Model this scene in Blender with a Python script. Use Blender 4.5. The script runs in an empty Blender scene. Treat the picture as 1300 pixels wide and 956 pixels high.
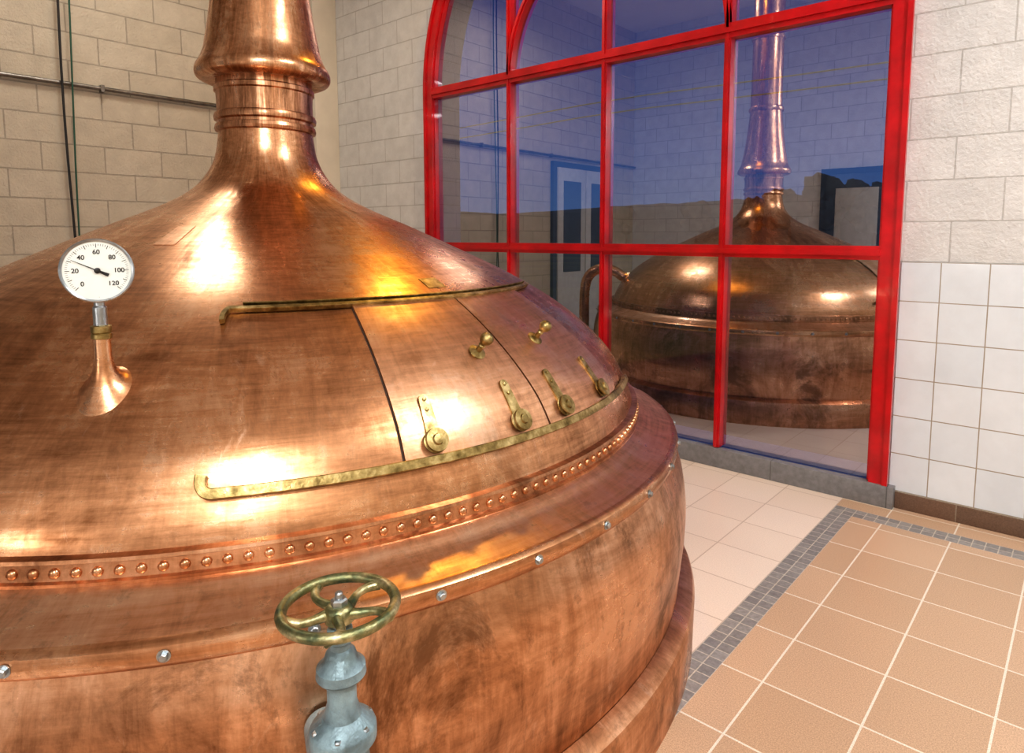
import bpy, bmesh, math, random
from mathutils import Vector, Matrix, noise
random.seed(4)
sc=bpy.context.scene
sc.view_settings.view_transform='Standard'
try: sc.view_settings.look='Medium High Contrast'
except Exception: pass
COL=bpy.context.collection
CX,CY=-2.43,1.29
# ------------------------------------------------------------ helpers
def link(o,parent=None):
    if o.name not in COL.objects: COL.objects.link(o)
    if parent: o.parent=parent
    return o
def empty(name,loc=(0,0,0)):
    o=bpy.data.objects.new(name,None);o.empty_display_size=.1;link(o);return o
def finish(bm,name,mat,parent=None,smooth=True,angle=32,recalc=True):
    me=bpy.data.meshes.new(name)
    if recalc: bmesh.ops.recalc_face_normals(bm,faces=bm.faces)
    bm.to_mesh(me);bm.free()
    if smooth:
        me.shade_smooth();me.set_sharp_from_angle(angle=math.radians(angle))
    o=bpy.data.objects.new(name,me)
    for m in (mat if isinstance(mat,(list,tuple)) else [mat]): me.materials.append(m)
    return link(o,parent)
def add_box(bm,lo,hi,mi=0):
    vs=[bm.verts.new((x,y,z)) for x in (lo[0],hi[0]) for y in (lo[1],hi[1]) for z in (lo[2],hi[2])]
    fs=[]
    for f in ((0,1,3,2),(4,6,7,5),(0,4,5,1),(2,3,7,6),(0,2,6,4),(1,5,7,3)):
        q=bm.faces.new([vs[i] for i in f]);q.material_index=mi;fs.append(q)
    return fs
def box(name,lo,hi,mat,parent=None,bevel=0):
    bm=bmesh.new();add_box(bm,lo,hi)
    if bevel: bmesh.ops.bevel(bm,geom=list(bm.edges),offset=bevel,segments=2,affect='EDGES',profile=.5)
    return finish(bm,name,mat,parent,smooth=bool(bevel))
def frame_from(axis):
    z=Vector(axis).normalized()
    x=z.orthogonal().normalized();y=z.cross(x)
    return x,y,z
def add_lathe(bm,prof,origin,axis=(0,0,1),n=32,cap=True):
    x,y,z=frame_from(axis)
    o=Vector(origin);rings=[]
    for r,h in prof:
        if r<1e-6: rings.append([bm.verts.new(o+z*h)])
        else: rings.append([bm.verts.new(o+z*h+x*r*math.cos(2*math.pi*i/n)+y*r*math.sin(2*math.pi*i/n)) for i in range(n)])
    for a,b in zip(rings,rings[1:]):
        for i in range(n):
            j=(i+1)%n
            if len(a)==1 and len(b)==1: continue
            if len(a)==1: bm.faces.new((a[0],b[j],b[i]))
            elif len(b)==1: bm.faces.new((a[i],a[j],b[0]))
            else: bm.faces.new((a[i],a[j],b[j],b[i]))
    if cap:
        for q in (rings[0],rings[-1]):
            if len(q)>2: bm.faces.new(q)
def lathe(name,prof,mat,parent=None,origin=(0,0,0),axis=(0,0,1),n=32,angle=32,cap=True):
    bm=bmesh.new();add_lathe(bm,prof,origin,axis,n,cap=cap);return finish(bm,name,mat,parent,angle=angle)
def add_tube(bm,pts,rad,n=12,closed=False,cap=True):
    pts=[Vector(p) for p in pts];N=len(pts);rings=[];prev=None
    for i,p in enumerate(pts):
        if closed: t=(pts[(i+1)%N]-pts[i-1]).normalized()
        else: t=(pts[min(i+1,N-1)]-pts[max(i-1,0)]).normalized()
        if prev is None: x=t.orthogonal().normalized()
        else: x=(prev-t*prev.dot(t)).normalized()
        prev=x;y=t.cross(x);r=rad[i] if isinstance(rad,(list,tuple)) else rad
        rings.append([bm.verts.new(p+x*r*math.cos(2*math.pi*k/n)+y*r*math.sin(2*math.pi*k/n)) for k in range(n)])
    rng=range(N) if closed else range(N-1)
    for i in rng:
        a=rings[i];b=rings[(i+1)%N]
        for k in range(n): bm.faces.new((a[k],a[(k+1)%n],b[(k+1)%n],b[k]))
    if cap and not closed:
        bm.faces.new(rings[0]);bm.faces.new(rings[-1])
def tube(name,pts,rad,mat,parent=None,n=12,closed=False):
    bm=bmesh.new();add_tube(bm,pts,rad,n,closed);return finish(bm,name,mat,parent)
# ------------------------------------------------------------ materials
def newmat(name):
    m=bpy.data.materials.new(name);m.use_nodes=True
    nt=m.node_tree;b=nt.nodes["Principled BSDF"];return m,nt,b
def N(nt,t,**k):
    n=nt.nodes.new(t)
    for a,v in k.items():
        if hasattr(n,a): setattr(n,a,v)
    return n
def ramp(nt,fac,stops):
    r=N(nt,'ShaderNodeValToRGB');e=r.color_ramp.elements
    while len(e)<len(stops): e.new(.5)
    for q,(p,c) in zip(e,stops): q.position=p;q.color=(*c,1) if len(c)==3 else c
    nt.links.new(fac,r.inputs[0]);return r.outputs[0]
def noise_n(nt,scale,detail=4,vec=None,rough=.55,distort=0):
    t=N(nt,'ShaderNodeTexNoise');t.inputs['Scale'].default_value=scale;t.inputs['Detail'].default_value=detail;t.inputs['Roughness'].default_value=rough;t.inputs['Distortion'].default_value=distort
    if vec is not None: nt.links.new(vec,t.inputs['Vector'])
    return t.outputs['Fac']
def pos(nt,scale=(1,1,1),offset=(0,0,0)):
    g=N(nt,'ShaderNodeNewGeometry');m=N(nt,'ShaderNodeMapping')
    m.inputs['Scale'].default_value=scale;m.inputs['Location'].default_value=offset
    nt.links.new(g.outputs['Position'],m.inputs['Vector']);return m.outputs['Vector']
def math_n(nt,op,a,b=None):
    m=N(nt,'ShaderNodeMath',operation=op)
    for i,q in enumerate((a,b)):
        if q is None: continue
        if isinstance(q,(int,float)): m.inputs[i].default_value=q
        else: nt.links.new(q,m.inputs[i])
    return m.outputs[0]
def cyl(nt,ka,kr,kz,off=0):
    """cylindrical coordinates about the kettle axis: (angle, radius, height)"""
    g=N(nt,'ShaderNodeNewGeometry');s=N(nt,'ShaderNodeSeparateXYZ');nt.links.new(g.outputs['Position'],s.inputs[0])
    x=math_n(nt,'SUBTRACT',s.outputs[0],CX);y=math_n(nt,'SUBTRACT',s.outputs[1],CY)
    a=math_n(nt,'ARCTAN2',y,x);r=math_n(nt,'SQRT',math_n(nt,'ADD',math_n(nt,'MULTIPLY',x,x),math_n(nt,'MULTIPLY',y,y)))
    c=N(nt,'ShaderNodeCombineXYZ')
    for i,(q,k) in enumerate(((a,ka),(r,kr),(s.outputs[2],kz))): nt.links.new(math_n(nt,'ADD',math_n(nt,'MULTIPLY',q,k),off),c.inputs[i])
    return c.outputs[0]
def bump(nt,b,h,strength=.2,dist=.01):
    q=N(nt,'ShaderNodeBump');q.inputs['Strength'].default_value=strength;q.inputs['Distance'].default_value=dist
    nt.links.new(h,q.inputs['Height']);nt.links.new(q.outputs[0],b.inputs['Normal'])
def mixc(nt,fac,a,b,blend='MIX'):
    mx=N(nt,'ShaderNodeMix',data_type='RGBA',blend_type=blend)
    for i,q in ((0,fac),(6,a),(7,b)):
        if isinstance(q,(int,float)): mx.inputs[i].default_value=q
        elif isinstance(q,tuple): mx.inputs[i].default_value=(*q,1)
        else: nt.links.new(q,mx.inputs[i])
    return mx.outputs[2]
def copper_mat(name,dark,mid,light,rough=(.2,.36),streak_v=.25,streak_h=.35,bmp=.05,stain=.6,thr=(.53,.66)):
    m,nt,b=newmat(name);b.inputs['Metallic'].default_value=1
    cloud=noise_n(nt,2.0,8,cyl(nt,1.6,1,1.7),.72,.6)
    h=noise_n(nt,1,5,cyl(nt,6,50,60),.68,.4)
    v=noise_n(nt,1,6,cyl(nt,24,2.6,2.6),.7,.8)
    f=math_n(nt,'ADD',math_n(nt,'MULTIPLY',cloud,1-streak_v-streak_h),math_n(nt,'ADD',math_n(nt,'MULTIPLY',h,streak_h),math_n(nt,'MULTIPLY',v,streak_v)))
    col=ramp(nt,f,[(.38,dark),(.49,mid),(.59,light)])
    spots=ramp(nt,noise_n(nt,26,6,pos(nt),.7),[(.56,(0,0,0)),(.68,(1,1,1))])
    col=mixc(nt,math_n(nt,'MULTIPLY',spots,.45),col,tuple(c*.5 for c in mid))
    st=ramp(nt,noise_n(nt,1.35,8,cyl(nt,3.4,1.1,1.6,7.3),.76,.5),[(thr[0],(0,0,0)),(thr[1],(1,1,1))])
    col=mixc(nt,math_n(nt,'MULTIPLY',st,stain),col,(.17,.08,.04))
    sc_=ramp(nt,noise_n(nt,1,8,cyl(nt,16,5,5,3.1),.78,1.0),[(.60,(0,0,0)),(.70,(1,1,1))])
    col=mixc(nt,math_n(nt,'MULTIPLY',sc_,.35),col,(.95,.72,.58))
    nt.links.new(col,b.inputs['Base Color'])
    mr=N(nt,'ShaderNodeMapRange');mr.inputs[1].default_value=.36;mr.inputs[2].default_value=.62;mr.inputs[3].default_value=rough[1];mr.inputs[4].default_value=rough[0]
    nt.links.new(f,mr.inputs[0]);nt.links.new(math_n(nt,'ADD',mr.outputs[0],math_n(nt,'MULTIPLY',math_n(nt,'ADD',st,sc_),.09)),b.inputs['Roughness'])
    hh=math_n(nt,'ADD',math_n(nt,'MULTIPLY',noise_n(nt,6,2,pos(nt)),1.8),math_n(nt,'ADD',math_n(nt,'MULTIPLY',h,.25),math_n(nt,'MULTIPLY',noise_n(nt,90,3,pos(nt)),.14)))
    bump(nt,b,hh,bmp,.02);return m
def metal(name,stops,rough=(.2,.4),scale=3,stretch=(1,1,1),bmp=.05,fine=60):
    m,nt,b=newmat(name);b.inputs['Metallic'].default_value=1
    v=pos(nt,stretch);f=noise_n(nt,scale,6,v,.62)
    nt.links.new(ramp(nt,f,stops),b.inputs['Base Color'])
    f2=noise_n(nt,scale*2.3,5,pos(nt,stretch,(3,1,7)),.6)
    mr=N(nt,'ShaderNodeMapRange');mr.inputs[1].default_value=.3;mr.inputs[2].default_value=.7;mr.inputs[3].default_value=rough[0];mr.inputs[4].default_value=rough[1]
    nt.links.new(f2,mr.inputs[0]);nt.links.new(mr.outputs[0],b.inputs['Roughness'])
    if bmp: bump(nt,b,noise_n(nt,fine,3,pos(nt,stretch)),bmp,.004)
    return m
def simple(name,col,rough=.5,metallic=0,var=.08,scale=12,bmp=0,coat=0):
    m,nt,b=newmat(name);f=noise_n(nt,scale,4,pos(nt))
    lo=tuple(max(0,c*(1-var)) for c in col);hi=tuple(min(1,c*(1+var)) for c in col)
    nt.links.new(ramp(nt,f,[(.3,lo),(.7,hi)]),b.inputs['Base Color'])
    b.inputs['Roughness'].default_value=rough;b.inputs['Metallic'].default_value=metallic
    if coat: b.inputs['Coat Weight'].default_value=coat
    if bmp: bump(nt,b,noise_n(nt,scale*6,4,pos(nt)),bmp,.004)
    return m
def bricks(name,axes,off,w,h,mortar,cols,mort,rough=.6,offset=.5,bmp=.4,smooth=.1,grain=None,coat=0,spec=None,dist=.006):
    m,nt,b=newmat(name);g=N(nt,'ShaderNodeNewGeometry');s=N(nt,'ShaderNodeSeparateXYZ');c=N(nt,'ShaderNodeCombineXYZ')
    nt.links.new(g.outputs['Position'],s.inputs[0])
    for i,a in enumerate(axes):
        ad=N(nt,'ShaderNodeMath',operation='ADD');ad.inputs[1].default_value=-off[i]+ (w*40 if i==0 else h*40)
        nt.links.new(s.outputs[a],ad.inputs[0]);nt.links.new(ad.outputs[0],c.inputs[i])
    t=N(nt,'ShaderNodeTexBrick');t.offset=offset;t.squash=1
    t.inputs['Scale'].default_value=1;t.inputs['Brick Width'].default_value=w;t.inputs['Row Height'].default_value=h
    t.inputs['Mortar Size'].default_value=mortar;t.inputs['Mortar Smooth'].default_value=smooth;t.inputs['Bias'].default_value=0
    t.inputs['Color1'].default_value=(*cols[0],1);t.inputs['Color2'].default_value=(*cols[1],1);t.inputs['Mortar'].default_value=(*mort,1)
    nt.links.new(c.outputs[0],t.inputs['Vector'])
    gs,gl,gh=grain or (9,.88,1.0)
    gr=ramp(nt,noise_n(nt,gs,5,pos(nt),.65),[(.35,(gl,)*3),(.65,(gh,)*3)])
    nt.links.new(mixc(nt,1,t.outputs['Color'],gr,'MULTIPLY'),b.inputs['Base Color'])
    b.inputs['Roughness'].default_value=rough
    if coat: b.inputs['Coat Weight'].default_value=coat
    inv=math_n(nt,'SUBTRACT',1,t.outputs['Fac'])
    a2=math_n(nt,'ADD',inv,math_n(nt,'MULTIPLY',noise_n(nt,70,4,pos(nt)),.7 if grain is None else .08))
    bump(nt,b,a2,bmp,dist);return m

copper=copper_mat("polished_copper",(.25,.11,.05),(.60,.31,.165),(.88,.56,.36),(.21,.38),.2,.25,.05,.5)
copper_dark=copper_mat("worn_copper",(.22,.10,.05),(.56,.29,.16),(.86,.52,.34),(.24,.44),.3,.1,.07,.8,(.52,.62))
copper_pink=copper_mat("scuffed_copper_panel",(.34,.17,.09),(.72,.41,.25),(.93,.66,.48),(.24,.46),.25,.25,.07,.5)
brass=metal("aged_brass",[(.32,(.12,.085,.03)),(.5,(.32,.24,.10)),(.68,(.62,.50,.26))],(.32,.52),26,(1,1,1),.25,90)
brass_green=metal("patina_brass",[(.36,(.08,.13,.085)),(.50,(.25,.25,.13)),(.66,(.64,.57,.36))],(.34,.55),26,(1,1,1),.4,90)
steel=metal("grey_steel",[(.3,(.28,.32,.35)),(.7,(.55,.60,.64))],(.25,.4),15)
valve_paint=simple("painted_valve_iron",(.21,.30,.345),.42,.4,.45,25,.4)
seam=simple("dark_seam",(.05,.025,.015),.7)
red=simple("red_gloss_paint",(.52,.005,.012),.3,0,.25,6,.05,coat=.3)
cream=simple("cream_paint",(.74,.70,.62),.5,0,.05,5,.1)
ceil_m=simple("white_ceiling_paint",(.78,.77,.75),.8,0,.03,4)
block_n=bricks("painted_block_wall",(0,2),(-.74,1.272),.4,.2,.004,((.74,.75,.76),(.70,.71,.72)),(.54,.54,.54),.45,bmp=.9,dist=.008)
block_w=bricks("painted_block_wall_shaded",(1,2),(3.75,1.272),.4,.2,.005,((.56,.50,.41),(.52,.46,.37)),(.37,.33,.27),.5,bmp=1,dist=.009)  # same painted blocks, side wall's shade put into the darker tan colour
tiles=bricks("white_glazed_tiles",(0,2),(-.568,.09),.197,.197,.0026,((.76,.82,.89),(.71,.78,.86)),(.36,.32,.27),.16,offset=0,bmp=.3,grain=(5,.93,1),coat=.4,dist=.003)
base_t=bricks("brown_skirting_tile",(0,2),(-.74,-.11),.3,.2,.003,((.20,.125,.09),(.17,.11,.08)),(.3,.25,.2),.35,offset=0,grain=(200,.7,1.1),bmp=.2)
sill_t=bricks("grey_sill_tile",(0,2),(-.74,-.08),.6,.2,.003,((.23,.23,.24),(.20,.20,.21)),(.12,.12,.12),.35,offset=0,grain=(30,.8,1.1),bmp=.2)
tan=bricks("tan_floor_tile",(0,1),(-.71,3.11),.288,.288,.0035,((.60,.415,.29),(.52,.355,.24)),(.80,.73,.64),.38,offset=0,grain=(260,.66,1.14),bmp=.35,dist=.003)
pale=bricks("pale_floor_tile",(0,1),(-.945,3.63),.288,.288,.003,((.82,.71,.635),(.77,.65,.57)),(.56,.45,.38),.28,offset=0,grain=(200,.86,1.03),bmp=.3,dist=.003)
mosaic=bricks("grey_mosaic_strip",(0,1),(-.945,3.47),.05,.05,.0022,((.29,.28,.28),(.21,.205,.21)),(.50,.46,.41),.4,offset=0,grain=(60,.8,1.15),bmp=.4,dist=.003)
def glass_mat():
    m,nt,b=newmat("window_glass");nt.nodes.remove(b);out=nt.nodes['Material Output']
    tr=N(nt,'ShaderNodeBsdfTransparent');tr.inputs[0].default_value=(.66,.78,.92,1)
    gl=N(nt,'ShaderNodeBsdfGlossy');gl.inputs['Roughness'].default_value=.0;gl.inputs[0].default_value=(.90,.90,.98,1)
    fr=N(nt,'ShaderNodeFresnel');fr.inputs[0].default_value=1.5
    mr=N(nt,'ShaderNodeMapRange');mr.inputs[1].default_value=0;mr.inputs[2].default_value=1;mr.inputs[3].default_value=.44;mr.inputs[4].default_value=1
    nt.links.new(fr.outputs[0],mr.inputs[0])
    mx=N(nt,'ShaderNodeMixShader');nt.links.new(mr.outputs[0],mx.inputs[0]);nt.links.new(tr.outputs[0],mx.inputs[1]);nt.links.new(gl.outputs[0],mx.inputs[2])
    nt.links.new(mx.outputs[0],out.inputs[0]);return m
glass=glass_mat()
def emit(name,col,st):
    m,nt,b=newmat(name);b.inputs['Base Color'].default_value=(*col,1);b.inputs['Emission Strength'].default_value=st
    g=noise_n(nt,5,2,pos(nt));nt.links.new(ramp(nt,g,[(0,tuple(c*.95 for c in col)),(1,col)]),b.inputs['Emission Color']);return m
# ------------------------------------------------------------ kettle profiles
dome_pts=[(1.395,.795),(1.373,.857),(1.30,.98),(1.15,1.116),(.97,1.23),(.78,1.325),(.53,1.44),(.38,1.505),(.275,1.565),(.215,1.63),(.182,1.70),(.168,1.79)]
def catmull(pts,n=8):
    P=[pts[0]]+list(pts)+[pts[-1]];out=[]
    for i in range(1,len(P)-2):
        for k in range(n):
            t=k/n
            out.append(tuple(0.5*((2*P[i][j])+(-P[i-1][j]+P[i+1][j])*t+(2*P[i-1][j]-5*P[i][j]+4*P[i+1][j]-P[i+2][j])*t*t+(-P[i-1][j]+3*P[i][j]-3*P[i+1][j]+P[i+2][j])*t**3) for j in range(2)))
    out.append(tuple(pts[-1]));return out
DOME=catmull(dome_pts)
def rz(z):
    if z<=DOME[0][1]: return DOME[0][0]
    for a,b in zip(DOME,DOME[1:]):
        if z<=b[1]:
            t=(z-a[1])/(b[1]-a[1]);return a[0]+(b[0]-a[0])*t
    return DOME[-1][0]
def zr(r):
    for a,b in zip(DOME,DOME[1:]):
        if r>=b[0]:
            t=(r-a[0])/(b[0]-a[0]);return a[1]+(b[1]-a[1])*t
    return DOME[-1][1]
def surf(th,z,off=0):
    a=math.radians(th);r=rz(z);dr=(rz(z+.004)-rz(z-.004))/.008
    n=Vector((math.cos(a),math.sin(a),-dr)).normalized()
    return Vector((CX+r*math.cos(a),CY+r*math.sin(a),z))+n*off,n
kettle=empty("copper_brew_kettle")
def ring(name,prof,mat,n=192,angle=30):
    return lathe(name,prof,mat,kettle,origin=(CX,CY,0),n=n,angle=angle,cap=False)
ring("foot_skirt",[(1.622,0),(1.625,.165),(1.618,.18),(1.59,.195),(1.57,.20)],copper_dark)
ring("lower_body",catmull([(1.568,.19),(1.576,.28),(1.586,.38),(1.588,.47),(1.578,.56),(1.562,.62),(1.545,.668)],6),copper_dark)
ring("shoulder_lip",[(1.543,.664),(1.551,.667),(1.556,.675),(1.557,.69),(1.553,.704),(1.545,.711),(1.535,.713)],copper)
ring("shoulder_ledge",catmull([(1.54,.711),(1.50,.722),(1.46,.735),(1.435,.748),(1.412,.758)],4),copper_pink)
ring("rivet_band",[(1.408,.752),(1.418,.755),(1.419,.762),(1.412,.765),(1.409,.795),(1.414,.798),(1.412,.805),(1.392,.806)],copper_dark)
ring("dome",DOME,copper,n=256)
ring("neck_collar",[(.165,1.785),(.178,1.79),(.181,1.80),(.178,1.812),(.171,1.815),(.171,1.825),(.181,1.83),(.183,1.842),(.179,1.853),(.171,1.857),(.170,1.90),(.172,1.93),(.178,1.935),(.178,1.95),(.170,1.955),(.170,1.99)],copper_dark,n=96)
ring("chimney_bell",catmull([(.168,1.975),(.205,1.972),(.232,1.982),(.240,2.0),(.236,2.022),(.222,2.045),(.208,2.08),(.200,2.12),(.187,2.19),(.172,2.29),(.158,2.40),(.148,2.50),(.143,2.56)],5),copper,n=96,angle=50)
ring("chimney_pipe",[(.143,2.555),(.154,2.56),(.157,2.575),(.154,2.59),(.142,2.60),(.139,2.75),(.137,3.2),(.148,3.205),(.148,3.23),(.137,3.235),(.136,4.6)],copper,n=64)
ring("ceiling_collar",[(.136,4.45),(.22,4.49),(.24,4.6)],brass,n=64)
bm=bmesh.new()
NR=236
for i in range(NR):
    a=2*math.pi*i/NR;d=Vector((math.cos(a),math.sin(a),0))
    add_lathe(bm,[(.0105,0),(.0102,.003),(.0082,.0068),(.0045,.0088),(0,.0095)],Vector((CX,CY,.780))+d*1.4095,d,n=10,cap=False)
finish(bm,"rivets",copper,kettle,angle=60)
bm=bmesh.new()
for i in range(40):
    a=math.radians(-17.2+9*i);d=Vector((math.cos(a),math.sin(a),0));p=Vector((CX,CY,.689))+d*1.556
    add_lathe(bm,[(.0115,0),(.0115,.002)],p,d,n=16)
    add_lathe(bm,[(.0078,.002),(.0078,.008),(.006,.0095)],p,d,n=6)
finish(bm,"shoulder_bolts",steel,kettle,smooth=False)
def strip(name,path,width,o0,o1,mat,parent=kettle):
    bm=bmesh.new();P=[surf(t,z) for t,z in path];rings=[]
    for i,(p,n) in enumerate(P):
        t=(P[min(i+1,len(P)-1)][0]-P[max(i-1,0)][0]).normalized();s=n.cross(t).normalized()*width/2
        b=.0018
        rings.append([bm.verts.new(q) for q in (p+n*o0-s,p+n*(o1-b)-s,p+n*o1-s*.85,p+n*o1+s*.85,p+n*(o1-b)+s,p+n*o0+s)])
    for a,b_ in zip(rings,rings[1:]):
        for k in range(6): bm.faces.new((a[k],a[(k+1)%6],b_[(k+1)%6],b_[k]))
    bm.faces.new(rings[0]);bm.faces.new(rings[-1])
    return finish(bm,name,mat,parent,angle=25)
def lin(a,b,n): return [a+(b-a)*i/(n-1) for i in range(n)]
def railpath(z,t0,t1,hook,hz):
    p=[(t0+.9-.9*math.sin(q),z+hz*(1-math.cos(q))) for q in lin(math.pi*.62,.12,9)] if hook else []
    return p+[(t,z) for t in lin(t0+1.0,t1,70)]
strip("upper_rail",railpath(1.215,-34.4,33,True,-.018),.012,.003,.016,brass)
strip("upper_rail_lip",[(t,1.222) for t in lin(-32,33,60)],.004,.0,.019,brass)
strip("lower_rail",railpath(.890,-34.2,31,True,.024),.022,.004,.020,brass)
def patch(name,t0,t1,z0,z1,o,th,mat,nt_=28,nz=18):
    bm=bmesh.new();G=[[surf(t,z,o+th)[0] for z in lin(z0,z1,nz)] for t in lin(t0,t1,nt_)]
    H=[[surf(t,z,o)[0] for z in lin(z0,z1,nz)] for t in lin(t0,t1,nt_)]
    g=[[bm.verts.new(p) for p in r] for r in G];h=[[bm.verts.new(p) for p in r] for r in H]
    for i in range(nt_-1):
        for j in range(nz-1):
            bm.faces.new((g[i][j],g[i+1][j],g[i+1][j+1],g[i][j+1]))
    for i in range(nt_-1):
        bm.faces.new((g[i][0],g[i+1][0],h[i+1][0],h[i][0]));bm.faces.new((g[i][-1],g[i+1][-1],h[i+1][-1],h[i][-1]))
    for j in range(nz-1):
        bm.faces.new((g[0][j],g[0][j+1],h[0][j+1],h[0][j]));bm.faces.new((g[-1][j],g[-1][j+1],h[-1][j+1],h[-1][j]))
    return finish(bm,name,mat,kettle,angle=40)
patch("fixed_panel",-32,-17.1,.90,1.208,.0005,.0025,copper)
patch("sliding_door_left",-16.9,1.6,.895,1.212,.003,.006,copper_pink)
patch("sliding_door_right",1.9,21.5,.895,1.212,.003,.006,copper_pink)
patch("door_gap_1",-17.1,-16.9,.90,1.21,.0008,.003,seam,3);patch("door_gap_2",1.6,1.9,.90,1.21,.0008,.004,seam,3)
patch("door_gap_3",21.5,21.8,.90,1.21,.0008,.003,seam,3)
patch("brass_nameplate",-.6,3.6,1.247,1.272,.0,.002,brass,6,4)
patch("square_patch",-56,-50.5,1.375,1.43,.0,.0015,copper_pink,6,6)  # small thin square in the paler panel copper
for i,(t,z) in enumerate(((-3.1,1.085),(9.6,1.089))):
    p,n=surf(t,z,.009);bm=bmesh.new()
    ax=(n+Vector((.25,0,.15))).normalized()
    add_lathe(bm,[(r*1.15,h) for r,h in [(.021,0),(.021,.003),(.016,.006),(.008,.010),(.0065,.026),(.009,.030),(.0065,.034),(.0075,.038),(.012,.043),(.015,.050),(.016,.057),(.014,.065),(.008,.070),(0,.072)]],p,ax,n=24)
    finish(bm,"door_knob_%d"%(i+1),brass,kettle,angle=50)
for i,t in enumerate((-13.6,-2.7,5.4,15.8)):
    bm=bmesh.new()
    pb,nb=surf(t,.927);pt,ntp=surf(t+.2,1.010)
    up=(pt-pb).normalized();s=nb.cross(up).normalized()
    base=.010
    L=(pt-pb).length
    pts=[]
    for k in range(9):
        q=math.pi*k/8;pts.append(pt+s*.0135*math.cos(q)+up*.0135*math.sin(q))
    pts+= [pb-s*.018,pb+s*.018]
    lo=[bm.verts.new(q+nb*base) for q in pts];hi=[bm.verts.new(q+nb*(base+.006)) for q in pts]
    bm.faces.new(lo);bm.faces.new(hi)
    for k in range(len(pts)): bm.faces.new((lo[k],lo[(k+1)%len(pts)],hi[(k+1)%len(pts)],hi[k]))
    add_lathe(bm,[(r*1.12,h) for r,h in [(.0245,.010),(.0255,.014),(.0205,.017),(.0205,.021),(.0255,.024),(.0245,.028),(.012,.029),(.010,.034),(0,.036)]],pb,nb,n=28)
    for h in (.75,1.0): add_lathe(bm,[(.005,.016),(.005,.019),(0,.021)],pb+up*L*h,nb,n=10)
    finish(bm,"rail_roller_%d"%(i+1),brass,kettle,angle=35)
# side outlet pipe on the far flank (seen mirrored in the window)
p0,n0=surf(150,1.00)
nh=Vector((n0.x,n0.y,0)).normalized()
pts=[p0-nh*.06,p0+nh*.02,p0+nh*.10+Vector((0,0,.05)),p0+nh*.19+Vector((0,0,.08)),p0+nh*.28+Vector((0,0,.07)),p0+nh*.36+Vector((0,0,.01)),p0+nh*.40+Vector((0,0,-.10)),p0+nh*.41+Vector((0,0,-.3))]
pts=[Vector((a,b,c)) for a,b,c in [tuple(0.5*((2*P1[j])+(-P0[j]+P2[j])*t+(2*P0[j]-5*P1[j]+4*P2[j]-P3[j])*t*t+(-P0[j]+3*P1[j]-3*P2[j]+P3[j])*t**3) for j in range(3)) for P0,P1,P2,P3 in [(pts[max(i-1,0)],pts[i],pts[i+1],pts[min(i+2,len(pts)-1)]) for i in range(len(pts)-1)] for t in (0,.25,.5,.75)]]
pts.append(Vector((pts[-1].x,pts[-1].y,0)))
tube("outlet_pipe",pts,.05,copper,kettle,n=20)

# ------------------------------------------------------------ gauge
gauge=empty("dial_thermometer")
gp=Vector((-1.576,.452,0))
GZ=1.329
face_dir=(Vector((0,0,1.40))-Vector((gp.x,gp.y,GZ))).normalized()
bm=bmesh.new();rings=[];ztop=1.188
for s in [0,.03,.07,.12,.18,.26,.36,.48,.62,.78,.92,1]:
    r=.0165+.040*(1-s)**4.2;row=[]
    for k in range(40):
        a=2*math.pi*k/40;x=gp.x+r*math.cos(a);y=gp.y+r*math.sin(a)
        zd=zr(math.hypot(x-CX,y-CY))-.004
        row.append(bm.verts.new((x,y,zd+(ztop-zd)*s)))
    rings.append(row)
for a,b in zip(rings,rings[1:]):
    for k in range(40): bm.faces.new((a[k],a[(k+1)%40],b[(k+1)%40],b[k]))
finish(bm,"copper_boss",copper,gauge,angle=70)
lathe("brass_nut",[(.016,1.185),(.0195,1.187),(.0195,1.196),(.0175,1.198),(.0195,1.20),(.0195,1.213),(.015,1.215)],brass,gauge,origin=gp,n=24)
lathe("stem",[(.0135,1.212),(.0135,1.252),(.0105,1.256),(.0105,1.275)],steel,gauge,origin=gp,n=20)
gc=Vector((gp.x,gp.y,GZ))+face_dir*.004
K=1.0
black=simple("black_enamel",(.01,.01,.012),.4);white=simple("white_dial_face",(.74,.78,.76),.35,0,.02)
lathe("dial_case",[(r*K,h) for r,h in [(.030,-.030),(.058,-.028),(.064,-.022),(.064,-.002),(.0665,0),(.0665,.006),(.064,.008),(.0605,.006),(.0605,.002)]],steel,gauge,origin=gc,axis=face_dir,n=64,angle=40,cap=False)
gz=face_dir;gx=Vector((0,0,1)).cross(gz).normalized();gy=gz.cross(gx)
lathe("dial_face",[(.0607*K,.0040),(0,.0040)],white,gauge,origin=gc,axis=face_dir,n=64,cap=False)
bm=bmesh.new()
def dialang(val): return math.radians(225-val*270/120-0)
def gpt(x,y,h): return gc+gx*x*K+gy*y*K+gz*(h+.0018)
def quad(x0,y0,x1,y1,w0,w1,h):
    d=Vector((x1-x0,y1-y0)).normalized();nn=Vector((-d.y,d.x))
    bm.faces.new([bm.verts.new(gpt(*q,h)) for q in ((x0+nn.x*w0,y0+nn.y*w0),(x0-nn.x*w0,y0-nn.y*w0),(x1-nn.x*w1,y1-nn.y*w1),(x1+nn.x*w1,y1+nn.y*w1))])
for k in range(0,61):
    a=dialang(k*2);major=k%5==0;r0=.048 if major else .0515;w=.0006 if major else .0003
    quad(math.cos(a)*r0,math.sin(a)*r0,math.cos(a)*.056,math.sin(a)*.056,w,w,.0028)
a=dialang(32);ca,sa=math.cos(a),math.sin(a)
quad(-ca*.022,-sa*.022,ca*.004,sa*.004,.0035,.0018,.0050);quad(0,0,ca*.050,sa*.050,.0013,.0004,.0052)
finish(bm,"dial_ticks_and_needle",black,gauge,smooth=False,recalc=False)
lathe("needle_hub",[(.006,.004),(.006,.007),(0,.009)],black,gauge,origin=gc,axis=face_dir,n=20)
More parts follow.
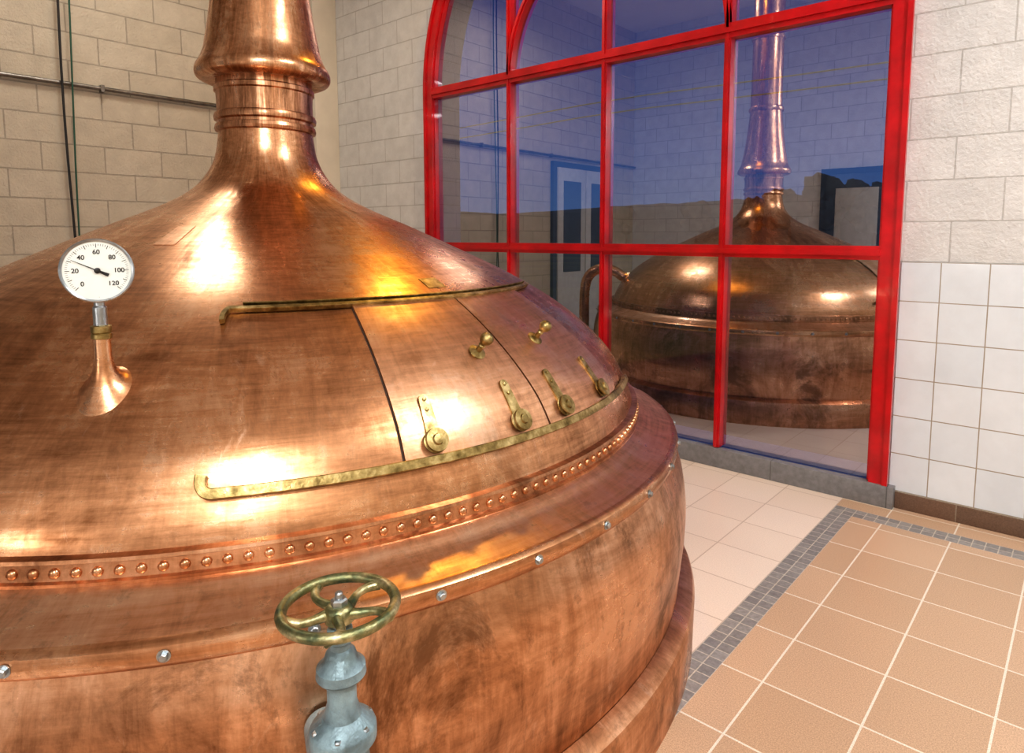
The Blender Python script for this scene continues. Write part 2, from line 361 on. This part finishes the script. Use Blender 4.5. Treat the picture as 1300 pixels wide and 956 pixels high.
for v in (0,20,40,60,80,100,120):
    cu=bpy.data.curves.new("num","FONT");cu.body=str(v);cu.size=.0132;cu.align_x='CENTER';cu.align_y='CENTER';cu.offset=.0002
    o=bpy.data.objects.new("numeral_%d"%v,cu);a=dialang(v);r=.0385
    M=Matrix((gx,gy,gz)).transposed().to_4x4();M.translation=gpt(math.cos(a)*r,math.sin(a)*r,.003)
    link(o)
    dg=bpy.context.evaluated_depsgraph_get();me=bpy.data.meshes.new_from_object(o.evaluated_get(dg))
    me.transform(M);bpy.data.objects.remove(o);o=bpy.data.objects.new("numeral_%d"%v,me);me.materials.clear();me.materials.append(black);link(o,gauge)

# ------------------------------------------------------------ handwheel valve
valve=empty("handwheel_valve")
vx,vy,vz=-.752,.477,.898
V=Vector((vx,vy,0))
bm=bmesh.new();Rw=.0755
add_tube(bm,[V+Vector((Rw*math.cos(2*math.pi*i/64),Rw*math.sin(2*math.pi*i/64),vz)) for i in range(64)],.0076,n=14,closed=True)
for k in range(5):
    a0=2*math.pi*k/5+.45;pts=[];rr=[]
    for j in range(9):
        u=j/8;r=.012+u*(Rw-.012);a=a0+.28*math.sin(u*math.pi)
        pts.append(V+Vector((r*math.cos(a),r*math.sin(a),vz-.006*math.cos(u*math.pi/2)-.004)));rr.append(.0088-.003*math.sin(u*math.pi*.9))
    add_tube(bm,pts,rr,n=10)
add_lathe(bm,[(.014,vz-.024),(.020,vz-.020),(.020,vz-.004),(.016,vz+.001),(.010,vz+.002)],V,n=24)
finish(bm,"handwheel",brass_green,valve,angle=50)
bm=bmesh.new()
add_lathe(bm,[(.0115,vz),(.0115,vz+.009),(.009,vz+.011)],V,n=6);add_lathe(bm,[(.0055,vz+.01),(.0055,vz+.018),(.004,vz+.02)],V,n=12)
finish(bm,"wheel_nut",steel,valve)
lathe("spindle",[(.0095,.80),(.0095,vz-.02)],steel,valve,origin=V,n=20)
lathe("bonnet",[(.012,.868),(.017,.866),(.018,.850),(.014,.846),(.014,.838),(.020,.832),(.024,.82),(.033,.812),(.034,.800),(.031,.796),(.020,.790),(.020,.76),(.026,.74),(.044,.725),(.046,.720),(.046,.704),(.034,.70),(.036,.66),(.050,.63),(.058,.58),(.060,.51),(.054,.46),(.042,.43),(.042,.40),(.062,.395),(.062,.375),(.040,.372),(.034,.30),(.034,.03),(.06,.025),(.06,0)],valve_paint,valve,origin=V,n=36)
dirk=(Vector((CX,CY,0))-V);dirk.z=0;dirk.normalize()
lathe("branch_pipe",[(.045,.03),(.04,.085),(.062,.086),(.062,.118),(.036,.12),(.036,.277)],valve_paint,valve,origin=V+Vector((0,0,.52)),axis=dirk,n=28)
bm=bmesh.new()
for k in range(6):
    a=k*math.pi/3+.3;add_lathe(bm,[(.0055,.718),(.0055,.728),(.004,.730)],V+Vector((.038*math.cos(a),.038*math.sin(a),0)),n=6)
finish(bm,"bonnet_bolts",steel,valve,smooth=False)

# ------------------------------------------------------------ room shell
YW=3.75;XL=-5.75;XR=3.0;YB=-1.75;ZC=4.6
WX0,WX1=-4.28,-.80;WC=(WX0+WX1)/2;WR=(WX1-WX0)/2;ZS=.10;ZSP=2.58
def arch_pts(r,n=48,a0=0,a1=math.pi): return [(WC+r*math.cos(a0+(a1-a0)*i/n),ZSP+r*math.sin(a0+(a1-a0)*i/n)) for i in range(n+1)]
bm=bmesh.new()
def q3(y,pts): bm.faces.new([bm.verts.new((x,y,z)) for x,z in pts])
for y in (YW,YW+.3):
    q3(y,[(XL,0),(WX0,0),(WX0,ZC),(XL,ZC)]);q3(y,[(WX1,0),(XR,0),(XR,ZC),(WX1,ZC)]);q3(y,[(WX0,0),(WX1,0),(WX1,ZS),(WX0,ZS)])
    A=arch_pts(WR)
    for a,b in zip(A,A[1:]): q3(y,[a,(a[0],ZC),(b[0],ZC),b])
out=[(WX0,ZS),(WX1,ZS)]+arch_pts(WR)
for a,b in zip(out,out[1:]+out[:1]):
    bm.faces.new([bm.verts.new(p) for p in ((a[0],YW,a[1]),(b[0],YW,b[1]),(b[0],YW+.3,b[1]),(a[0],YW+.3,a[1]))])
finish(bm,"wall_north",block_n,smooth=False,recalc=False)
box("wall_west",(XL-.2,YB-.2,0),(XL,YW+.3,ZC),block_w)
box("wall_south",(XL,YB-.2,0),(XR,YB,ZC),block_n)
box("wall_east",(XR,YB-.2,0),(XR+.2,YW+.3,ZC),block_w)
box("ceiling",(XL-.2,YB-.2,ZC),(XR+.2,YW+.3,ZC+.15),ceil_m)
box("corner_pillar",(XL,3.50,0),(XL+.09,YW,ZC),cream,bevel=.006)
bm=bmesh.new()
def fq(x0,y0,x1,y1,mi):
    f=bm.faces.new([bm.verts.new(p) for p in ((x0,y0,0),(x1,y0,0),(x1,y1,0),(x0,y1,0))]);f.material_index=mi
S0,S1=-.945,-.845
fq(XL,YB,S0,YW+.02,0);fq(S0,YB,S1,3.57,1);fq(S1,3.47,XR,3.57,1);fq(S1,YB,XR,3.47,2);fq(S0,3.57,XR,YW+.02,2)
finish(bm,"floor",[pale,mosaic,tan],smooth=False,recalc=False)
box("trim_1",(WX1+.06,YW-.012,.088),(XR,YW-.0005,1.272),tiles)
box("baseboard_north",(WX1+.09,YW-.022,0),(XR,YW-.0005,.09),base_t,bevel=.002)
box("trim_2",(WX0-.1,YW-.06,0),(WX1+.09,YW-.0005,.115),sill_t,bevel=.003)

win=empty("window_1")
FY0,FY1=YW-.045,YW+.03
bm=bmesh.new()
fw=.078
def sweep_arch(bm,ri,ro,y0,y1,a0=0,a1=math.pi,n=64):
    ring=[]
    for i in range(n+1):
        a=a0+(a1-a0)*i/n;c,s=math.cos(a),math.sin(a)
        ring.append([bm.verts.new((WC+r*c,y,ZSP+r*s)) for r,y in ((ri,y0),(ro,y0),(ro,y1),(ri,y1))])
    for p,q in zip(ring,ring[1:]):
        for k in range(4): bm.faces.new((p[k],p[(k+1)%4],q[(k+1)%4],q[k]))
    bm.faces.new(ring[0]);bm.faces.new(ring[-1])
RO=WR+.045;RI=RO-fw
sweep_arch(bm,RI,RO,FY0,FY1)
add_box(bm,(WC-RO,FY0,.115),(WC-RI,FY1,ZSP));add_box(bm,(WC+RI,FY0,.115),(WC+RO,FY1,ZSP))
finish(bm,"outer_frame",red,win,angle=30)
bm=bmesh.new()
sweep_arch(bm,RO-.012,RO+.014,FY0-.014,FY0+.01);sweep_arch(bm,RI-.012,RI+.004,FY0+.02,FY1-.012)
for s in (-1,1):
    xa,xb=sorted((WC+s*(RO-.012),WC+s*(RO+.014)));add_box(bm,(xa,FY0-.014,.116),(xb,FY0+.01,ZSP))
    xa,xb=sorted((WC+s*(RI-.012),WC+s*(RI+.004)));add_box(bm,(xa,FY0+.02,.12),(xb,FY1-.012,ZSP))
finish(bm,"outer_bead",red,win,angle=30)
step=.855
bm=bmesh.new()
for x in (WC-step,WC,WC+step):
    rr=RI if abs(x-WC)<.1 else math.sqrt(RI**2-step**2)
    add_box(bm,(x-.020,FY0+.008,.12),(x+.020,FY1,ZSP+rr));add_box(bm,(x-.008,FY0-.004,.12),(x+.008,FY0+.01,ZSP+rr))
for z,h in ((1.315,.036),(ZSP-.005,.042)):
    add_box(bm,(WC-RI,FY0+.004,z-h),(WC+RI,FY1,z+h));add_box(bm,(WC-RI,FY0-.010,z-.014),(WC+RI,FY0+.006,z+.014))
sweep_arch(bm,step-.022,step+.022,FY0+.008,FY1);sweep_arch(bm,step-.010,step+.010,FY0-.004,FY0+.01)
finish(bm,"mullions_and_transoms",red,win,angle=30)
bm=bmesh.new()
GY=YW+.012
vs=[bm.verts.new((x,GY,z)) for x,z in [(WC-RI,.115),(WC+RI,.115)]+[(WC+RI*math.cos(math.pi*i/48),ZSP+RI*math.sin(math.pi*i/48)) for i in range(49)]]
bm.faces.new(vs);finish(bm,"glass_panes",glass,win,smooth=False,recalc=False)

# doors (behind / beside the camera, visible as reflections)
door_m=simple("pale_door_paint",(.50,.52,.54),.4);door_f=simple("slate_door_frame",(.05,.08,.14),.4)
def door(name,x0,x1,y0,y1,h,axis):
    d=empty(name)
    if axis=='x':
        box("frame",(XL,y0-.08,0),(XL+.05,y1+.08,h+.08),door_f,d)
        ym=(y0+y1)/2
        for i,(a,b) in enumerate(((y0,ym-.01),(ym+.01,y1))):
            box("leaf_%d"%(i+1),(XL+.04,a,.01),(XL+.075,b,h),door_m,d,bevel=.003)
            box("panel_%d"%(i+1),(XL+.07,a+.12,.9),(XL+.085,b-.12,h-.18),door_f,d,bevel=.003)
    else:
        box("frame",(x0-.08,YB,0),(x1+.08,YB+.05,h+.08),door_f,d)
        box("leaf",(x0,YB+.04,.01),(x1,YB+.075,h),door_f,d,bevel=.003)
        box("panel",(x0+.12,YB+.07,.9),(x1-.12,YB+.085,h-.18),door_m,d,bevel=.003)
door("door_1",0,0,-1.0,.3,2.35,'x');door("door_2",-2.75,-2.0,0,0,2.2,'y')

galv=metal("galvanised_conduit",[(.3,(.14,.13,.12)),(.7,(.26,.25,.24))],(.3,.5),12)
cond=empty("electrical_conduit")
tube("pipe",[(XL+.03,YB,2.5),(XL+.03,3.5,2.5)],.016,galv,cond)
bm=bmesh.new()
for y in (-.8,.4,1.75,2.9): add_box(bm,(XL,y-.012,2.475),(XL+.05,y+.012,2.525))
finish(bm,"clips",galv,cond,smooth=False)
cab_k=simple("black_cable_sheath",(.015,.015,.017),.5);cab_g=simple("green_cable_sheath",(.02,.09,.06),.5)
tube("hanging_cable",[(XL+.06,1.50+.01*math.sin(i*.7),ZC-.01-i*.33) for i in range(11)]+[(XL+.06,1.49,0.9),(XL+.04,1.5,.02)],.008,cab_k)
tube("hanging_cable.001",[(XL+.07,1.57+.012*math.sin(i*.5)-.003*i,ZC-.01-i*.33) for i in range(11)]+[(XL+.07,1.54,0.9),(XL+.05,1.54,.02)],.006,cab_g)

# ------------------------------------------------------------ lamps
lampglow=emit("lamp_diffuser",(1,.95,.88),8);yellowglow=emit("sodium_diffuser",(1,.62,.10),8)
lamp_h=simple("lamp_housing",(.4,.4,.4),.4,.6)
def lamp(x,y,power,col,glow,size=.34,z=4.2,name="ceiling_lamp"):
    L=empty(name)
    lathe("housing",[(.02,ZC),(.02,z+.14),(.08,z+.12),(.14,z+.08),(size/2+.02,z),(size/2,z)],lamp_h,L,origin=(x,y,0),n=32,cap=False)
    lathe("diffuser",[(size/2,z+.012),(0,z+.012)],glow,L,origin=(x,y,0),n=32,cap=False)
    ld=bpy.data.lights.new("bulb",'AREA');ld.shape='DISK';ld.size=size;ld.energy=power;ld.color=col
    o=bpy.data.objects.new("bulb",ld);o.location=(x,y,z-.01);link(o,L)
warm=(1,.97,.92)
lamp(1.5,-1.2,128,warm,lampglow,.38,3.75)
lamp(1.3,2.1,92,(1,.98,.96),lampglow,.9)
lamp(-4.4,1.6,22,(1,.88,.72),lampglow,.8)
lamp(-2.75,3.25,20,(1,.55,.08),yellowglow,.20,name="sodium_lamp")
wl=empty("wall_lamp")
lathe("housing",[(.17,0),(.17,.05),(.155,.06),(.15,.055)],lamp_h,wl,origin=(-1.12,YB,1.30),axis=(0,1,0),n=36,cap=False)
lathe("diffuser",[(.152,.052),(.12,.085),(.07,.105),(0,.112)],emit("wall_lamp_diffuser",(1,.93,.85),22),wl,origin=(-1.12,YB,1.30),axis=(0,1,0),n=36,angle=80,cap=False)

# ------------------------------------------------------------ outside
grass=simple("dusk_field",(.20,.20,.012),.9,0,.5,.12)
hillm=simple("hill_grass",(.05,.055,.02),.9,0,.4,.05)
leaf=simple("tree_foliage",(.01,.02,.02),.9,0,.4,2);bark=simple("tree_bark",(.03,.02,.015),.9)
bm=bmesh.new();f=bm.faces.new([bm.verts.new(p) for p in ((-400,YW+.3,-.3),(200,YW+.3,-.3),(200,170,-.3),(-400,170,-.3))]);finish(bm,"grass_field",grass,smooth=False,recalc=False)
bm=bmesh.new();prev=None
for i in range(161):
    x=-400+i*3.75;h=9+2.0*noise.noise(Vector((x*.02,0,0)))+.8*noise.noise(Vector((x*.15,3,0)))
    col=[bm.verts.new((x,100,-.3)),bm.verts.new((x,120,h*.7)),bm.verts.new((x,145,h)),bm.verts.new((x,170,-.3))]
    if prev:
        for k in range(3): bm.faces.new((prev[k],col[k],col[k+1],prev[k+1]))
    prev=col
finish(bm,"distant_hill",hillm,angle=80)
def tree(x,y,h,r,nm):
    T=empty(nm);z0=-.3
    tube("trunk",[(x,y,z0),(x+.1,y,z0+h*.3),(x,y,z0+h*.7)],[r*.12,r*.09,r*.04],bark,T,n=8)
    bm=bmesh.new()
    for k in range(9):
        c=Vector((x+random.uniform(-.6,.6)*r,y+random.uniform(-.6,.6)*r,z0+h*random.uniform(.5,.85)))
        res=bmesh.ops.create_icosphere(bm,subdivisions=3,radius=r*random.uniform(.4,.65),matrix=Matrix.Translation(c))
        for v in res['verts']: v.co+=(v.co-c).normalized()*noise.noise(v.co*1.5)*r*.3
    finish(bm,"crown",leaf,T,angle=80)
for i,(x,y,h,r) in enumerate(((-21,60,6.0,1.8),(-26,64,5.6,1.5),(-17.5,62,6.8,2.3),(-14,60,6,2.0),(-33,66,5.2,1.6),(-38,60,4.8,1.4))):
    tree(x,y,h,r,"tree" if i==0 else "tree.%03d"%i)
wire=simple("weathered_wire",(.55,.46,.16),.6)
for nm,z0 in (("power_line",7.6),("power_line.001",8.25)):
    tube(nm,[(-70+i*4,30,z0+.0006*((i*4-50)%50-25)**2) for i in range(26)],.032,wire)
# ------------------------------------------------------------ world (dusk)
w=bpy.data.worlds.new("dusk");sc.world=w;w.use_nodes=True;nt=w.node_tree;bg=nt.nodes['Background']
tc=N(nt,'ShaderNodeTexCoord');sp=N(nt,'ShaderNodeSeparateXYZ');nt.links.new(tc.outputs['Generated'],sp.inputs[0])
nt.links.new(ramp(nt,sp.outputs[2],[(0,(.12,.22,.42)),(.12,(.045,.15,.44)),(.35,(.012,.06,.30)),(1,(.005,.02,.12))]),bg.inputs[0]);bg.inputs[1].default_value=.75
sl=bpy.data.lights.new("landscape_fill",'SUN');sl.energy=.8;sl.color=(1,.85,.5);sl.angle=.02  # added fill lamp for the landscape; the room shell keeps it outside
so=bpy.data.objects.new("landscape_fill",sl);link(so);so.rotation_euler=Vector((.3,.85,-.42)).to_track_quat('-Z','Y').to_euler();so.location=(0,-10,8)
# ------------------------------------------------------------ camera
F=Vector((-.650,.753,-.101));R=Vector((.757,.653,0));U=Vector((-.066,.0765,.9949))
cam=bpy.data.cameras.new("camera");co=bpy.data.objects.new("camera",cam);link(co)
m=Matrix((R,U,-F)).transposed().to_4x4();m.translation=(0,0,1.4);co.matrix_world=m
cam.lens=835/1300*36;cam.sensor_width=36;cam.shift_x=-20/1300;cam.shift_y=-93/1300;cam.clip_start=.02;cam.clip_end=800
sc.camera=co
